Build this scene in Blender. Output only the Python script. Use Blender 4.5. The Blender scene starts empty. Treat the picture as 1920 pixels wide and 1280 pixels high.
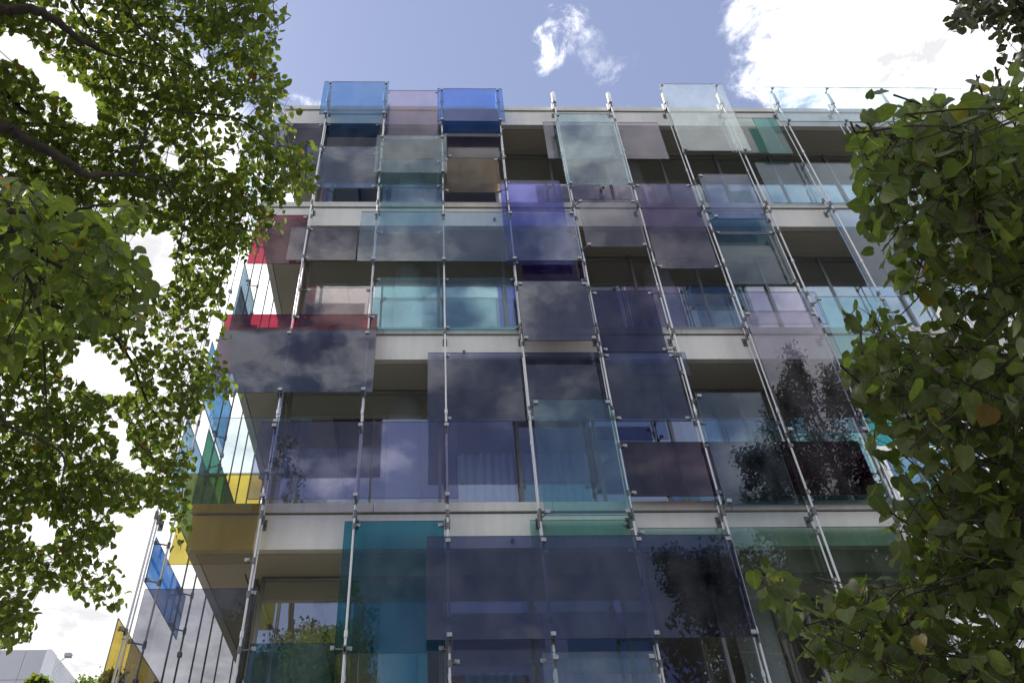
import bpy, math, random
import numpy as np
from mathutils import Vector, Matrix
random.seed(7); rng = np.random.default_rng(11)
sc = bpy.context.scene
COL = sc.collection
R = math.radians

# ------------------------------------------------------------------ survey of the photo (camera solved from the facade grid)
F = 1544.88; PX, PY = 960-110.711, 640+22.910          # focal length and principal point in 1920 px
YAW, PITCH, ROLL = 0.0316770, 0.7442683, -0.0228460
GZ = 8.0356                                             # height of the lowest surveyed cornice joint above the ground
CAM = np.array([-0.28159, -10.41401, 1.60])
def _axes():
    cy, sy, cp, sp, cr, sr = math.cos(YAW), math.sin(YAW), math.cos(PITCH), math.sin(PITCH), math.cos(ROLL), math.sin(ROLL)
    f = np.array([sy*cp, cy*cp, sp]); r0 = np.array([cy, -sy, 0.]); u0 = np.cross(r0, f)
    return cr*r0+sr*u0, -sr*r0+cr*u0, f
AR, AU, AF = _axes()
def ray(px, py):
    return AR*(px-PX)/F - AU*(py-PY)/F + AF
def on(px, py, axis, val):
    d = ray(px, py); t = (val-CAM[axis])/d[axis]
    return CAM+t*d
def far(px, py, dist):
    d = ray(px, py); return CAM + d/np.linalg.norm(d)*dist
def proj(P):
    d = np.asarray(P, float)-CAM; w = d@AF
    return np.stack([PX+F*(d@AR)/w, PY-F*(d@AU)/w], -1)

# ------------------------------------------------------------------ helpers
def tag(o, label=None, cat=None, group=None, kind=None):
    if label: o['label'] = label
    if cat: o['category'] = cat
    if group: o['group'] = group
    if kind: o['kind'] = kind
    return o
def empty(name, loc, label, cat, group=None):
    o = bpy.data.objects.new(name, None); COL.objects.link(o); o.location = loc
    o.empty_display_size = .2
    return tag(o, label, cat, group)
class MB:
    def __init__(s): s.v = []; s.f = []
    def box(s, x0, x1, y0, y1, z0, z1):
        b = len(s.v)
        s.v += [(x0,y0,z0),(x1,y0,z0),(x1,y1,z0),(x0,y1,z0),(x0,y0,z1),(x1,y0,z1),(x1,y1,z1),(x0,y1,z1)]
        s.f += [(b,b+3,b+2,b+1),(b+4,b+5,b+6,b+7),(b,b+1,b+5,b+4),(b+1,b+2,b+6,b+5),(b+2,b+3,b+7,b+6),(b+3,b,b+4,b+7)]
        return s
    def tube(s, pts, rad, n=8, caps=True):
        pts = [Vector(p) for p in pts]
        if not hasattr(rad, '__len__'): rad = [rad]*len(pts)
        b = len(s.v); N = len(pts)
        up = None
        for i, p in enumerate(pts):
            t = (pts[min(i+1, N-1)]-pts[max(i-1, 0)]).normalized()
            if up is None:
                up = Vector((0,1,0)) if abs(t.y) < .9 else Vector((1,0,0))
            a = t.cross(up).normalized(); up = a.cross(t).normalized()
            for k in range(n):
                w = 2*math.pi*k/n
                q = p + (a*math.cos(w)+up*math.sin(w))*rad[i]
                s.v.append(tuple(q))
        for i in range(N-1):
            for k in range(n):
                k2 = (k+1) % n
                s.f.append((b+i*n+k, b+i*n+k2, b+(i+1)*n+k2, b+(i+1)*n+k))
        if caps:
            s.f.append(tuple(b+k for k in range(n-1, -1, -1)))
            s.f.append(tuple(b+(N-1)*n+k for k in range(n)))
        return s
    def build(s, name, mat, parent=None, smooth=False, bevel=0):
        me = bpy.data.meshes.new(name); me.from_pydata(s.v, [], s.f); me.update()
        import bmesh
        bm = bmesh.new(); bm.from_mesh(me); bmesh.ops.recalc_face_normals(bm, faces=bm.faces)
        if bevel:
            bmesh.ops.bevel(bm, geom=list(bm.edges), offset=bevel, segments=2, affect='EDGES', profile=.5)
        bm.to_mesh(me); bm.free()
        if smooth:
            me.polygons.foreach_set('use_smooth', [True]*len(me.polygons))
            try: me.set_sharp_from_angle(angle=R(55))
            except Exception: pass
        me.materials.append(mat)
        o = bpy.data.objects.new(name, me); COL.objects.link(o)
        if parent is not None:
            o.parent = parent
            o.location = -Vector(parent.location)      # mesh is authored in world coordinates
        return o

def newmat(name):
    m = bpy.data.materials.new(name); m.use_nodes = True
    nt = m.node_tree; nt.nodes.clear()
    out = nt.nodes.new('ShaderNodeOutputMaterial')
    return m, nt, out
def N(nt, typ, **kw):
    n = nt.nodes.new(typ)
    for k, v in kw.items():
        if k in n.inputs: n.inputs[k].default_value = v
        else: setattr(n, k, v)
    return n
def math_(nt, op, a, b=None, clamp=False):
    n = nt.nodes.new('ShaderNodeMath'); n.operation = op; n.use_clamp = clamp
    for i, x in enumerate((a, b)):
        if x is None: continue
        if isinstance(x, (int, float)): n.inputs[i].default_value = x
        else: nt.links.new(x, n.inputs[i])
    return n.outputs[0]
def ramp(nt, fac, stops):
    n = nt.nodes.new('ShaderNodeValToRGB'); nt.links.new(fac, n.inputs[0])
    el = n.color_ramp.elements
    while len(el) < len(stops): el.new(.5)
    for e, (p, c) in zip(el, stops):
        e.position = p; e.color = (*c, 1) if len(c) == 3 else c
    return n.outputs[0]
def noise(nt, scale, detail=4, vec=None, rough=.55, stretch=None, coord='Object'):
    tc = nt.nodes.new('ShaderNodeTexCoord'); src = tc.outputs[coord]
    if stretch:
        mp = nt.nodes.new('ShaderNodeMapping'); mp.inputs['Scale'].default_value = stretch
        nt.links.new(src, mp.inputs[0]); src = mp.outputs[0]
    n = nt.nodes.new('ShaderNodeTexNoise'); n.inputs['Scale'].default_value = scale
    n.inputs['Detail'].default_value = detail; n.inputs['Roughness'].default_value = rough
    nt.links.new(src, n.inputs['Vector'])
    return n.outputs['Fac']

def mat_paint(name, c0, c1, rough=.6, scale=1.2, stretch=(1,1,.25), metal=0, bump=0.0, streak=0):
    m, nt, out = newmat(name)
    b = N(nt, 'ShaderNodeBsdfPrincipled', Roughness=rough, Metallic=metal)
    f = noise(nt, scale, 6, stretch=stretch)
    f2 = noise(nt, scale*14, 4)
    mix = math_(nt, 'ADD', math_(nt, 'MULTIPLY', f, .75), math_(nt, 'MULTIPLY', f2, .25))
    col = ramp(nt, mix, [(.33, c0), (.66, c1)])
    if streak:                                       # rain streaks and grime
        sf = noise(nt, 3.0, 5, stretch=(2.2, 2.2, .12), rough=.65)
        mm = nt.nodes.new('ShaderNodeMix'); mm.data_type = 'RGBA'; mm.blend_type = 'MULTIPLY'
        nt.links.new(math_(nt, 'MULTIPLY', math_(nt, 'SUBTRACT', sf, .44, True), streak, True), mm.inputs['Factor'])
        nt.links.new(col, mm.inputs['A']); mm.inputs['B'].default_value = (.52, .48, .42, 1); col = mm.outputs['Result']
    nt.links.new(col, b.inputs['Base Color'])
    if bump:
        bp = N(nt, 'ShaderNodeBump', Strength=bump, Distance=.01); nt.links.new(f2, bp.inputs['Height']); nt.links.new(bp.outputs[0], b.inputs['Normal'])
    nt.links.new(b.outputs[0], out.inputs[0])
    return m

def schlick(nt, r0):
    g = nt.nodes.new('ShaderNodeNewGeometry'); d = nt.nodes.new('ShaderNodeVectorMath'); d.operation = 'DOT_PRODUCT'
    nt.links.new(g.outputs['Incoming'], d.inputs[0]); nt.links.new(g.outputs['Normal'], d.inputs[1])
    c = math_(nt, 'ABSOLUTE', d.outputs['Value'])
    p = math_(nt, 'POWER', math_(nt, 'SUBTRACT', 1, c, True), 5)
    return math_(nt, 'ADD', r0, math_(nt, 'MULTIPLY', p, 1-r0), True)

_glass = {}
def mat_glass(T, refl=1.0, dirt=.10, r0=None):
    """tinted flat glass sheet: what passes is multiplied by the tint (half at each face), what is mirrored follows Fresnel, a thin film of dust"""
    key = (tuple(round(x, 3) for x in T), refl, dirt, r0)
    if key in _glass: return _glass[key]
    m, nt, out = newmat('tinted_glass')
    tr = N(nt, 'ShaderNodeBsdfTransparent'); tr.inputs[0].default_value = (*[max(x, .001)**.5 for x in T], 1)
    gl = N(nt, 'ShaderNodeBsdfGlossy'); gl.inputs['Roughness'].default_value = 0.0; gl.inputs['Color'].default_value = (.97, .97, 1, 1)
    # very slight waviness of float glass
    nz = noise(nt, 1.3, 2, coord='Object')
    bp = N(nt, 'ShaderNodeBump', Strength=.035, Distance=.05); nt.links.new(nz, bp.inputs['Height']); nt.links.new(bp.outputs[0], gl.inputs['Normal'])
    mx = nt.nodes.new('ShaderNodeMixShader')
    nt.links.new(schlick(nt, r0 or .030*refl), mx.inputs[0]); nt.links.new(tr.outputs[0], mx.inputs[1]); nt.links.new(gl.outputs[0], mx.inputs[2])
    df = N(nt, 'ShaderNodeBsdfDiffuse'); df.inputs[0].default_value = (.42, .42, .44, 1)
    st = noise(nt, 2.6, 6, stretch=(1.2, 1.2, .6)); stf = math_(nt, 'MULTIPLY', math_(nt, 'SUBTRACT', st, .34, True), dirt*1.9, True)
    m2 = nt.nodes.new('ShaderNodeMixShader')
    nt.links.new(stf, m2.inputs[0]); nt.links.new(mx.outputs[0], m2.inputs[1]); nt.links.new(df.outputs[0], m2.inputs[2])
    nt.links.new(m2.outputs[0], out.inputs[0])
    _glass[key] = m
    return m

_edge = {}
def mat_edge(T):
    """the ground, darker rim of a glass sheet"""
    key = tuple(round(x, 2) for x in T)
    if key not in _edge:
        m, nt, out = newmat('glass_cut_edge')
        b = N(nt, 'ShaderNodeBsdfPrincipled', Roughness=.25); b.inputs['Base Color'].default_value = (*[.02+.30*x for x in T], 1)
        nt.links.new(b.outputs[0], out.inputs[0]); _edge[key] = m
    return _edge[key]

M = {}
M['white'] = mat_paint('white_render', (.66,.635,.58), (.80,.775,.72), .7, 1.0, (1,1,.3), bump=.05, streak=.7)
M['coping'] = mat_paint('pale_stone_coping', (.58,.56,.51), (.72,.695,.645), .65, 1.4, (1,1,1), bump=.05, streak=.8)
M['soffit'] = mat_paint('soffit_board', (.44,.40,.32), (.52,.47,.38), .7, .7, (1,1,1))
M['joint'] = mat_paint('dark_joint', (.03,.03,.03), (.05,.05,.05), .9)
M['ceiling'] = mat_paint('ceiling_plaster', (.50,.49,.40), (.58,.57,.47), .9, .6, (1,1,1))
M['column'] = mat_paint('column_concrete', (.78,.78,.75), (.86,.86,.83), .8, 1.5, (1,1,.4))
M['frame'] = mat_paint('window_frame_metal', (.22,.21,.20), (.30,.29,.28), .4, 3, metal=.3)
M['core'] = mat_paint('inner_wall_paint', (.34,.34,.34), (.42,.42,.42), .85, .5)
M['floor'] = mat_paint('inner_floor', (.18,.16,.14), (.24,.21,.18), .6, 2)
M['steel'] = mat_paint('brushed_steel', (.47,.47,.49), (.66,.66,.68), .32, 5, (1,1,.1), metal=.25)
M['head'] = mat_paint('white_painted_metal', (.78,.78,.78), (.85,.85,.85), .35, 3)
M['clamp'] = mat_paint('cast_clamp_metal', (.28,.28,.28), (.42,.42,.42), .45, 20, (1,1,1), metal=.6)
M['arm'] = mat_paint('dark_bracket_metal', (.09,.09,.09), (.17,.17,.17), .5, 20, metal=.5)
M['curtain'] = mat_paint('pale_curtain_cloth', (.74,.75,.75), (.84,.85,.85), .9, 3, (6,6,.2))
M['bark'] = mat_paint('dark_bark', (.022,.018,.014), (.075,.06,.045), .95, 9, (1,1,.25), bump=.8)
M['pavement'] = mat_paint('paving', (.16,.155,.15), (.24,.235,.225), .85, 3, (1,1,1), bump=.2)
M['asphalt'] = mat_paint('asphalt', (.04,.04,.042), (.065,.065,.066), .9, 2, (1,1,1), bump=.3)
M['panel'] = mat_paint('pale_grey_cladding', (.50,.50,.53), (.56,.56,.59), .5, .1, (1,1,1))

# ------------------------------------------------------------------ camera
cd = bpy.data.cameras.new('camera'); cam = bpy.data.objects.new('camera', cd); COL.objects.link(cam)
cd.sensor_fit = 'HORIZONTAL'; cd.sensor_width = 36; cd.lens = F/1920*36
cd.shift_x = 110.711/1920; cd.shift_y = 22.910/1920; cd.clip_start = .05; cd.clip_end = 4000
cam.matrix_world = Matrix(((AR[0],AU[0],-AF[0],CAM[0]),(AR[1],AU[1],-AF[1],CAM[1]),(AR[2],AU[2],-AF[2],CAM[2]),(0,0,0,1)))
sc.camera = cam

# ------------------------------------------------------------------ sky and sun
SUN = Vector((-.66, .30, .72)).normalized()
w = bpy.data.worlds.new('World'); sc.world = w; w.use_nodes = True
nt = w.node_tree; nt.nodes.clear()
wo = nt.nodes.new('ShaderNodeOutputWorld')
sky = nt.nodes.new('ShaderNodeTexSky'); sky.sky_type = 'NISHITA'; sky.sun_disc = False
sky.sun_elevation = math.asin(SUN.z); sky.sun_rotation = math.atan2(SUN.x, SUN.y)
sky.air_density = 1.0; sky.dust_density = 1.2; sky.ozone_density = 3.0
hv = nt.nodes.new('ShaderNodeMix'); hv.data_type = 'RGBA'; hv.inputs['Factor'].default_value = .42
nt.links.new(sky.outputs[0], hv.inputs['A']); hv.inputs['B'].default_value = (3.1, 3.35, 4.95, 1)
b1 = N(nt, 'ShaderNodeBackground', Strength=.090); nt.links.new(hv.outputs['Result'], b1.inputs[0])
tc = nt.nodes.new('ShaderNodeTexCoord')
nrm = nt.nodes.new('ShaderNodeVectorMath'); nrm.operation = 'NORMALIZE'; nt.links.new(tc.outputs['Generated'], nrm.inputs[0])
sx = nt.nodes.new('ShaderNodeSeparateXYZ'); nt.links.new(nrm.outputs[0], sx.inputs[0])
den = math_(nt, 'MAXIMUM', math_(nt, 'ADD', sx.outputs['Z'], .12), .06)
cx = nt.nodes.new('ShaderNodeCombineXYZ')
nt.links.new(math_(nt, 'DIVIDE', sx.outputs['X'], den), cx.inputs[0]); nt.links.new(math_(nt, 'DIVIDE', sx.outputs['Y'], den), cx.inputs[1])
n1 = N(nt, 'ShaderNodeTexNoise'); n1.inputs['Scale'].default_value = 2.2; n1.inputs['Detail'].default_value = 8; n1.inputs['Roughness'].default_value = .55; n1.inputs['Distortion'].default_value = .25
nt.links.new(cx.outputs[0], n1.inputs['Vector'])
n2 = N(nt, 'ShaderNodeTexNoise'); n2.inputs['Scale'].default_value = 7.; n2.inputs['Detail'].default_value = 6; n2.inputs['Roughness'].default_value = .6
nt.links.new(cx.outputs[0], n2.inputs['Vector'])
dens = math_(nt, 'ADD', math_(nt, 'MULTIPLY', n1.outputs['Fac'], .72), math_(nt, 'MULTIPLY', n2.outputs['Fac'], .28))
n3 = N(nt, 'ShaderNodeTexNoise'); n3.inputs['Scale'].default_value = 17.; n3.inputs['Detail'].default_value = 7; n3.inputs['Roughness'].default_value = .68; n3.inputs['Distortion'].default_value = .4
nt.links.new(cx.outputs[0], n3.inputs['Vector'])
# cloud banks, some added for light, and clear stretches, by direction in the sky
def bank(d, c0, c1, wt, broken=False, soft=False):
    global dens
    d = Vector(d).normalized()
    dp = nt.nodes.new('ShaderNodeVectorMath'); dp.operation = 'DOT_PRODUCT'; nt.links.new(nrm.outputs[0], dp.inputs[0]); dp.inputs[1].default_value = d
    mr = nt.nodes.new('ShaderNodeMapRange'); mr.interpolation_type = 'SMOOTHSTEP'
    mr.inputs['From Min'].default_value = math.cos(R(c0)); mr.inputs['From Max'].default_value = math.cos(R(c1))
    mr.inputs['To Min'].default_value = 0; mr.inputs['To Max'].default_value = wt
    nt.links.new(dp.outputs['Value'], mr.inputs['Value'])
    v = mr.outputs[0]
    if broken:
        q = nt.nodes.new('ShaderNodeMapRange'); q.inputs['From Min'].default_value = .34; q.inputs['From Max'].default_value = .62; nt.links.new((n2 if soft else n3).outputs['Fac'], q.inputs['Value'])
        v = math_(nt, 'MULTIPLY', v, q.outputs[0])
    dens = math_(nt, 'ADD', dens, v)
bank(ray(1150, 40), 21, 6, -.16)
bank(ray(700, 90), 17, 5, -.10)
bank(ray(470, 60), 12, 4, -.20)
bank(ray(1800, 40), 14.5, 7, .26)
bank(ray(1760, 60), 17, 8, .26, True)
bank(ray(1058, 72), 3.8, .3, .135, True)
bank(ray(1050, 80), 3.0, .5, .055)
bank(ray(1000, 105), 2.6, .3, .15, True)
bank(ray(1000, 105), 2.0, .3, .05)
bank(ray(1165, 195), 4, .6, .19, True)
bank(ray(925, 120), 2.4, .4, .17, True)
bank(ray(1000, 0), 5, .6, .17, True)
bank(ray(600, 175), 4, .6, .22, True)
bank(ray(150, 1000), 40, 18, .38)
bank(ray(80, 260), 14, 6, .25)
bank((.0,-.55,.83), 27, 9, .15, True, True)
bank((.0,-.55,.83), 27, 9, .03)
bank((.0,-.22,.97), 24, 9, .14)  # out-of-view bank near the zenith, added to brighten the facade
bank((-1,-.35,.55), 48, 25, .20)  # out-of-view side bank, added as fill light on the facade
bank((1,-.45,.5), 48, 25, .20)  # its counterpart on the other side, likewise added for light
bank((.15,-.86,.5), 26, 8, -.09)
bank(ray(560, 690)*np.array([1,-1,1]), 12, 3, .20, True, True)
cl = nt.nodes.new('ShaderNodeMapRange'); cl.interpolation_type = 'SMOOTHSTEP'
cl.inputs['From Min'].default_value = .47; cl.inputs['From Max'].default_value = .72
nt.links.new(dens, cl.inputs['Value'])
shade = math_(nt, 'ADD', math_(nt, 'MULTIPLY', dens, .55), math_(nt, 'ADD', math_(nt, 'MULTIPLY', n2.outputs['Fac'], .25), math_(nt, 'MULTIPLY', n3.outputs['Fac'], .25)), True)
ccol = ramp(nt, shade, [(.46, (.72,.74,.86)), (.57, (.95,.96,1.0)), (.66, (1.0,1.0,1.0)), (.84, (.50,.50,.515))])
b2 = N(nt, 'ShaderNodeBackground', Strength=.92); nt.links.new(ccol, b2.inputs[0])
mxw = nt.nodes.new('ShaderNodeMixShader'); nt.links.new(cl.outputs[0], mxw.inputs[0]); nt.links.new(b1.outputs[0], mxw.inputs[1]); nt.links.new(b2.outputs[0], mxw.inputs[2])
nt.links.new(mxw.outputs[0], wo.inputs[0])
sl = bpy.data.lights.new('sun', 'SUN'); sl.energy = 2.1; sl.angle = R(.5); sl.color = (1, .95, .87)
so = bpy.data.objects.new('sun', sl); COL.objects.link(so); so.rotation_euler = SUN.to_track_quat('Z', 'Y').to_euler(); so.location = (-20, 10, 40)

# ------------------------------------------------------------------ ground
def sheet(name, x0, x1, y0, y1, z, mat):
    me = bpy.data.meshes.new(name); me.from_pydata([(x0,y0,z),(x1,y0,z),(x1,y1,z),(x0,y1,z)], [], [(0,1,2,3)]); me.materials.append(mat)
    o = bpy.data.objects.new(name, me); COL.objects.link(o); return tag(o, kind='structure')
sheet('ground', -1500, 1500, -1500, 1500, -.12, M['asphalt'])
pv = MB(); pv.box(-30, 30, -13.5, 20, -.11, 0); tag(pv.build('pavement', M['pavement']), kind='structure')

# ------------------------------------------------------------------ the office building
XC, X1, Y1 = -3.765, 15.0, 17.0                      # open corner, far end, back
LEVEL = {-1: GZ-3.6, 0: GZ, 1: GZ+3.6, 2: GZ+7.215, 3: GZ+10.927}
bld = empty('office_building', (XC, 0, 0), 'white banded office building behind the screen of coloured glass sheets', 'building')
def ring(mb, a, b, z0, z1, a_side=None):
    """an L shaped strip along both street faces between depth a and depth b"""
    mb.box(XC+a, X1, a, b, z0, z1)
    mb.box(XC+a, XC+b, b, Y1, z0, z1)
for n, z in LEVEL.items():
    fb = z-.572
    s = MB(); ring(s, 0, .118, fb, z-.014); s.build('white_fascia', M['white'], bld)
    c = MB()
    x = XC-.03; k = 0
    while x < X1:                                    # coping stones with open joints
        x2 = min(x+2.63, X1); c.box(x+(.004 if k else 0), x2-.004, -.03, .30, z+.014, z+.165); x = x2; k += 1
    y = .304
    while y < Y1:
        c.box(XC-.03, XC+.30, y, min(y+2.63, Y1)-.006, z+.014, z+.165); y += 2.63
    c.build('coping', M['coping'], bld)
    j = MB(); ring(j, .03, .28, z-.014, z+.014); ring(j, .118, .134, fb+.03, z-.20); ring(j, .70, .716, fb+.04, z-.20); j.build('shadow_joint', M['joint'], bld)
    q = MB(); ring(q, .134, .70, fb, z-.20); ring(q, .716, .80, fb+.012, z-.20); ring(q, .118, .80, z-.20, z-.0145); q.build('soffit', M['soffit'], bld)
    if n < 3:
        p = MB(); p.box(XC+.802, X1, .802, Y1, z-.25, z-.02); p.build('floor_slab', M['floor'], bld)
    else:
        p = MB(); p.box(XC+.14, X1, .14, Y1, z-.014, z+.10); p.build('roof', M['joint'], bld)
        p = MB(); p.box(XC+.802, X1, .802, Y1, z-.25, z-.02); p.build('ceiling_slab', M['ceiling'], bld)
    q = MB(); ring(q, .802, 1.62, fb+.01, z-.252); q.build('ceiling', M['ceiling'], bld)
    q = MB(); ring(q, 1.62, 1.66, fb-.03, z-.252); q.build('ceiling_edge', M['joint'], bld)
    q = MB(); q.box(XC+1.66, X1, 1.66, Y1, z-.30, z-.252); q.build('inner_ceiling', M['ceiling'], bld)
# inner walls
k = MB(); k.box(2.2, X1, 7.2, Y1, 0, LEVEL[3]-.31); k.build('inner_wall', M['core'], bld)
k = MB(); k.box(X1-.15, X1-.002, .90, 7.2, 0, LEVEL[3]-.31); k.build('inner_wall', M['core'], bld)
# ground storey front
k = MB(); ring(k, .25, .5, 0, .6); k.build('plinth', M['coping'], bld)
# windows
G_win = mat_glass((.84,.88,.88), 1.0, .04, r0=.245)      # coated solar glass
WZ = [(LEVEL[-1], LEVEL[0]), (LEVEL[0], LEVEL[1]), (LEVEL[1], LEVEL[2]), (LEVEL[2], LEVEL[3]), (0., LEVEL[-1])]
def window(ax, a0, a1, zb, zt, sub):
    """one bay: frame with transom, an upper and a lower pane; ax 'x' on the front, 'y' on the side"""
    z0, z1 = zb+.02, zt-.562; d0, d1 = .808, .848
    def bx(mb, u0, u1, e0, e1, za, zc):
        if ax == 'x': mb.box(u0, u1, e0, e1, za, zc)
        else: mb.box(XC+e0, XC+e1, u0, u1, za, zc)
    f = MB()
    bx(f, a0, a0+.05, .775 if (sub % 2) else .80, .86, z0, z1); bx(f, a0+.05, a1-.002, d0, d1, z1-.04, z1); bx(f, a0+.05, a1-.002, d0, d1, z0, z0+.08)
    w_ = f.build('window', M['frame'], bld)
    p = MB(); bx(p, a0+.051, a1-.003, .822, .834, z0+.081, z1-.041)
    o = p.build('window_pane', G_win); o.parent = w_; o.location = (0, 0, 0)
for zb, zt in WZ:
    for k in range(12):
        a0 = -2.82 + 1.307*k if k == 0 else -1.535+1.325*(k-1)
        a1 = -1.535+1.325*k
        window('x', a0, a1, zb, zt, k)
    for k in range(4):
        window('y', 0.88+1.5*k, 0.88+1.5*(k+1), zb, zt, k)
# round columns
for zb, zt in WZ:
    c = MB(); c.tube([(-.80, 1.24, zb), (-.80, 1.24, zt-.56)], .29, 32); c.build('column', M['column'], bld, smooth=True)
    c = MB(); c.tube([(4.46, 1.24, zb), (4.46, 1.24, zt-.56)], .29, 32); c.build('column', M['column'], bld, smooth=True)
# small round dark fixtures on the fascia
for px, py in ((870, 660), (927, 411), (961, 1013)):
    p = on(px, py, 1, -.03); c = MB(); c.tube([(p[0], .0, p[2]), (p[0], -.06, p[2])], [.028, .024], 14); c.build('fascia_fixture', M['arm'], bld, smooth=True)

# curtains
def curtain(x0, x1, y, z0, z1, label):
    n = int((x1-x0)/.012); v = []; f = []
    for i in range(n+1):
        x = x0+(x1-x0)*i/n; yy = y+.028*math.sin(x*46+.9*math.sin(x*7))+.012*math.sin(x*19)
        v += [(x, yy, z0), (x, yy+.01, (z0+z1)/2), (x, yy, z1)]
    for i in range(n):
        b = i*3; f += [(b, b+3, b+4, b+1), (b+1, b+4, b+5, b+2)]
    mb = MB(); mb.v = v; mb.f = f
    o = mb.build('curtain', M['curtain'], smooth=True)
    so_ = o.modifiers.new('thickness', 'SOLIDIFY'); so_.thickness = .003
    tag(o, label, 'curtain', 'curtains behind the windows')
curtain(.12, 1.06, 1.12, GZ+.03, GZ+1.85, 'pale gathered curtain in the third window row, beside the round column')
curtain(1.14, 2.36, 1.12, GZ+.03, GZ+1.85, 'pale gathered curtain in the third window row, behind the long teal glass sheet')
curtain(.15, 1.0, 1.12, GZ-3.57, GZ-1.9, 'grey white curtain in the lowest window row, below the wide navy glass sheet')
curtain(1.1, 2.9, 1.12, GZ-3.57, GZ-1.72, 'broad pale curtain in the lowest window row, behind the milky glass sheet')

# ------------------------------------------------------------------ steel masts
ZT = GZ+10.80
RODX = [-2.718+1.3146*i for i in range(13)]
YO, YI = -.28, -.13
ORD = 'first second third fourth fifth sixth seventh eighth ninth tenth eleventh twelfth thirteenth'.split()
def mast(x, yo, yi, label, group='steel masts carrying the glass screen', corner=False):
    r = empty('steel_mast', (x, yo, 0), label, 'mast', group)
    mb = MB(); mb.tube([(x, yo, .0), (x, yo, ZT)], .0165, 10); mb.build('outer_rod', M['steel'], r, True)
    mb = MB(); mb.tube([(x, yi, .0), (x, yi, ZT-.05)], .013, 10); mb.build('inner_rod', M['steel'], r, True)
    mb = MB(); mb.tube([(x, yo, ZT+.05), (x, yo, ZT+.06), (x, yo, ZT+.46), (x, yo, ZT+.47)], [.047, .052, .052, .047], 18)
    mb.tube([(x, yo, ZT+.47), (x, yo, ZT+.52)], .012, 8)
    h = mb.build('end_cylinder', M['head'], r, True)
    mb = MB(); mb.tube([(x, yi, ZT-.02), (x, yi, ZT+.24)], .046, 16); mb.build('end_cylinder', M['head'], r, True)
    mb = MB(); mb.box(x-.02, x-.008, yo-.02, yi+.02, ZT-.07, ZT+.05); mb.box(x+.008, x+.02, yo-.02, yi+.02, ZT-.07, ZT+.05); mb.build('yoke', M['arm'], r)
    if corner:
        mb = MB(); mb.tube([(x, yo, ZT+.02), (x+.5, .12, ZT+.02)], .05, 12); mb.build('roof_arm', M['head'], r, True)
    for n in (-1, 0, 1, 2, 3):
        z = LEVEL[n]
        mb = MB(); mb.box(x-.007, x+.007, yo-.03, -.001, z-.205, z-.165); mb.box(x-.035, x+.035, -.012, -.0005, z-.27, z-.10)
        mb.tube([(x, yo, z-.24), (x, yo, z-.12)], .028, 10); mb.tube([(x, yi, z-.25), (x, yi, z-.11)], .023, 10)
        mb.build('wall_bracket', M['arm'], r)
        if n < 3:
            zz = z+1.62
            MB().tube([(x, yo, zz), (x, yo, zz+.09)], .026, 10).build('coupling_sleeve', M['steel'], r, True)
            MB().tube([(x, yi, zz-.5), (x, yi, zz-.42)], .022, 10).build('coupling_sleeve', M['steel'], r, True)
    return r
for i, x in enumerate(RODX[:12]):
    mast(x, YO, YI, '%s twin rod steel mast of the front screen, counted from the open corner' % ORD[i])
mast(-4.19, -.28, -.16, 'corner steel mast standing clear of the wall, half hidden by lime leaves', corner=True)
SIDE = [(-4.05, .10), (-4.19, 1.52), (-4.05, 1.64), (-4.19, 2.85), (-4.05, 3.04), (-4.19, 4.35), (-4.05, 4.9), (-4.19, 5.8)]
for i, (x, y) in enumerate(SIDE):
    r = empty('steel_rod', (x, y, 0), '%s thin rod along the side wall, counted from the open corner' % ORD[i], 'rod', 'rods along the side wall')
    mb = MB(); mb.tube([(x, y, 0), (x, y, ZT)], .016, 10); mb.build('rod', M['arm'] if i else M['steel'], r, True)
    mb = MB(); mb.tube([(x, y, ZT), (x, y, ZT+.42)], .055, 14); mb.build('end_cylinder', M['head'], r, True)
    for n in (-1, 0, 1, 2):
        mb = MB(); zz = LEVEL[n]+1.2+.5*(i % 3); mb.box(x-.02, x+.34 if i % 2 else x+.03, y-.012, y+.012, zz, zz+.05); mb.box(x-.03, x+.03, y-.03, y+.03, zz-.01, zz+.06); mb.build('bracket', M['clamp'], r)

# ------------------------------------------------------------------ coloured glass sheets, front
LAY = {'F': -.365, 'M': -.205, 'B': -.065}
done = []
def sheet_obj(x0, x1, y0, y1, z0, z1, T, refl, label, clamps, dirt=.10):
    r = empty('glass_panel', ((x0+x1)/2, (y0+y1)/2, z0), label, 'glass panel', 'tinted glass sheets of the facade screen')
    mb = MB(); mb.box(x0, x1, y0, y1, z0, z1); g = mb.build('glass_sheet', mat_glass(T, refl, dirt), r); g.data.materials.append(mat_edge(T))
    thin = 1 if y1-y0 < x1-x0 else 0
    for p in g.data.polygons: p.material_index = 0 if abs(p.normal[thin]) > .5 else 1
    for (cx_, cy_, cz_, tx, ty) in clamps:
        m2 = MB()
        m2.box(cx_-.034, cx_+.034, cy_-.016, cy_+.016, cz_-.028, cz_+.028)
        c = m2.build('clamp', M['clamp'], r, bevel=.004)
        m3 = MB(); m3.tube([(cx_, cy_, cz_-.01), (tx, ty, cz_-.055)], .012, 8); m3.tube([(tx, ty, cz_-.10), (tx, ty, cz_-.01)], .026, 10)
        a = m3.build('clamp_arm', M['arm']); a.parent = c; a.location = (0, 0, 0)
    return r
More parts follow.
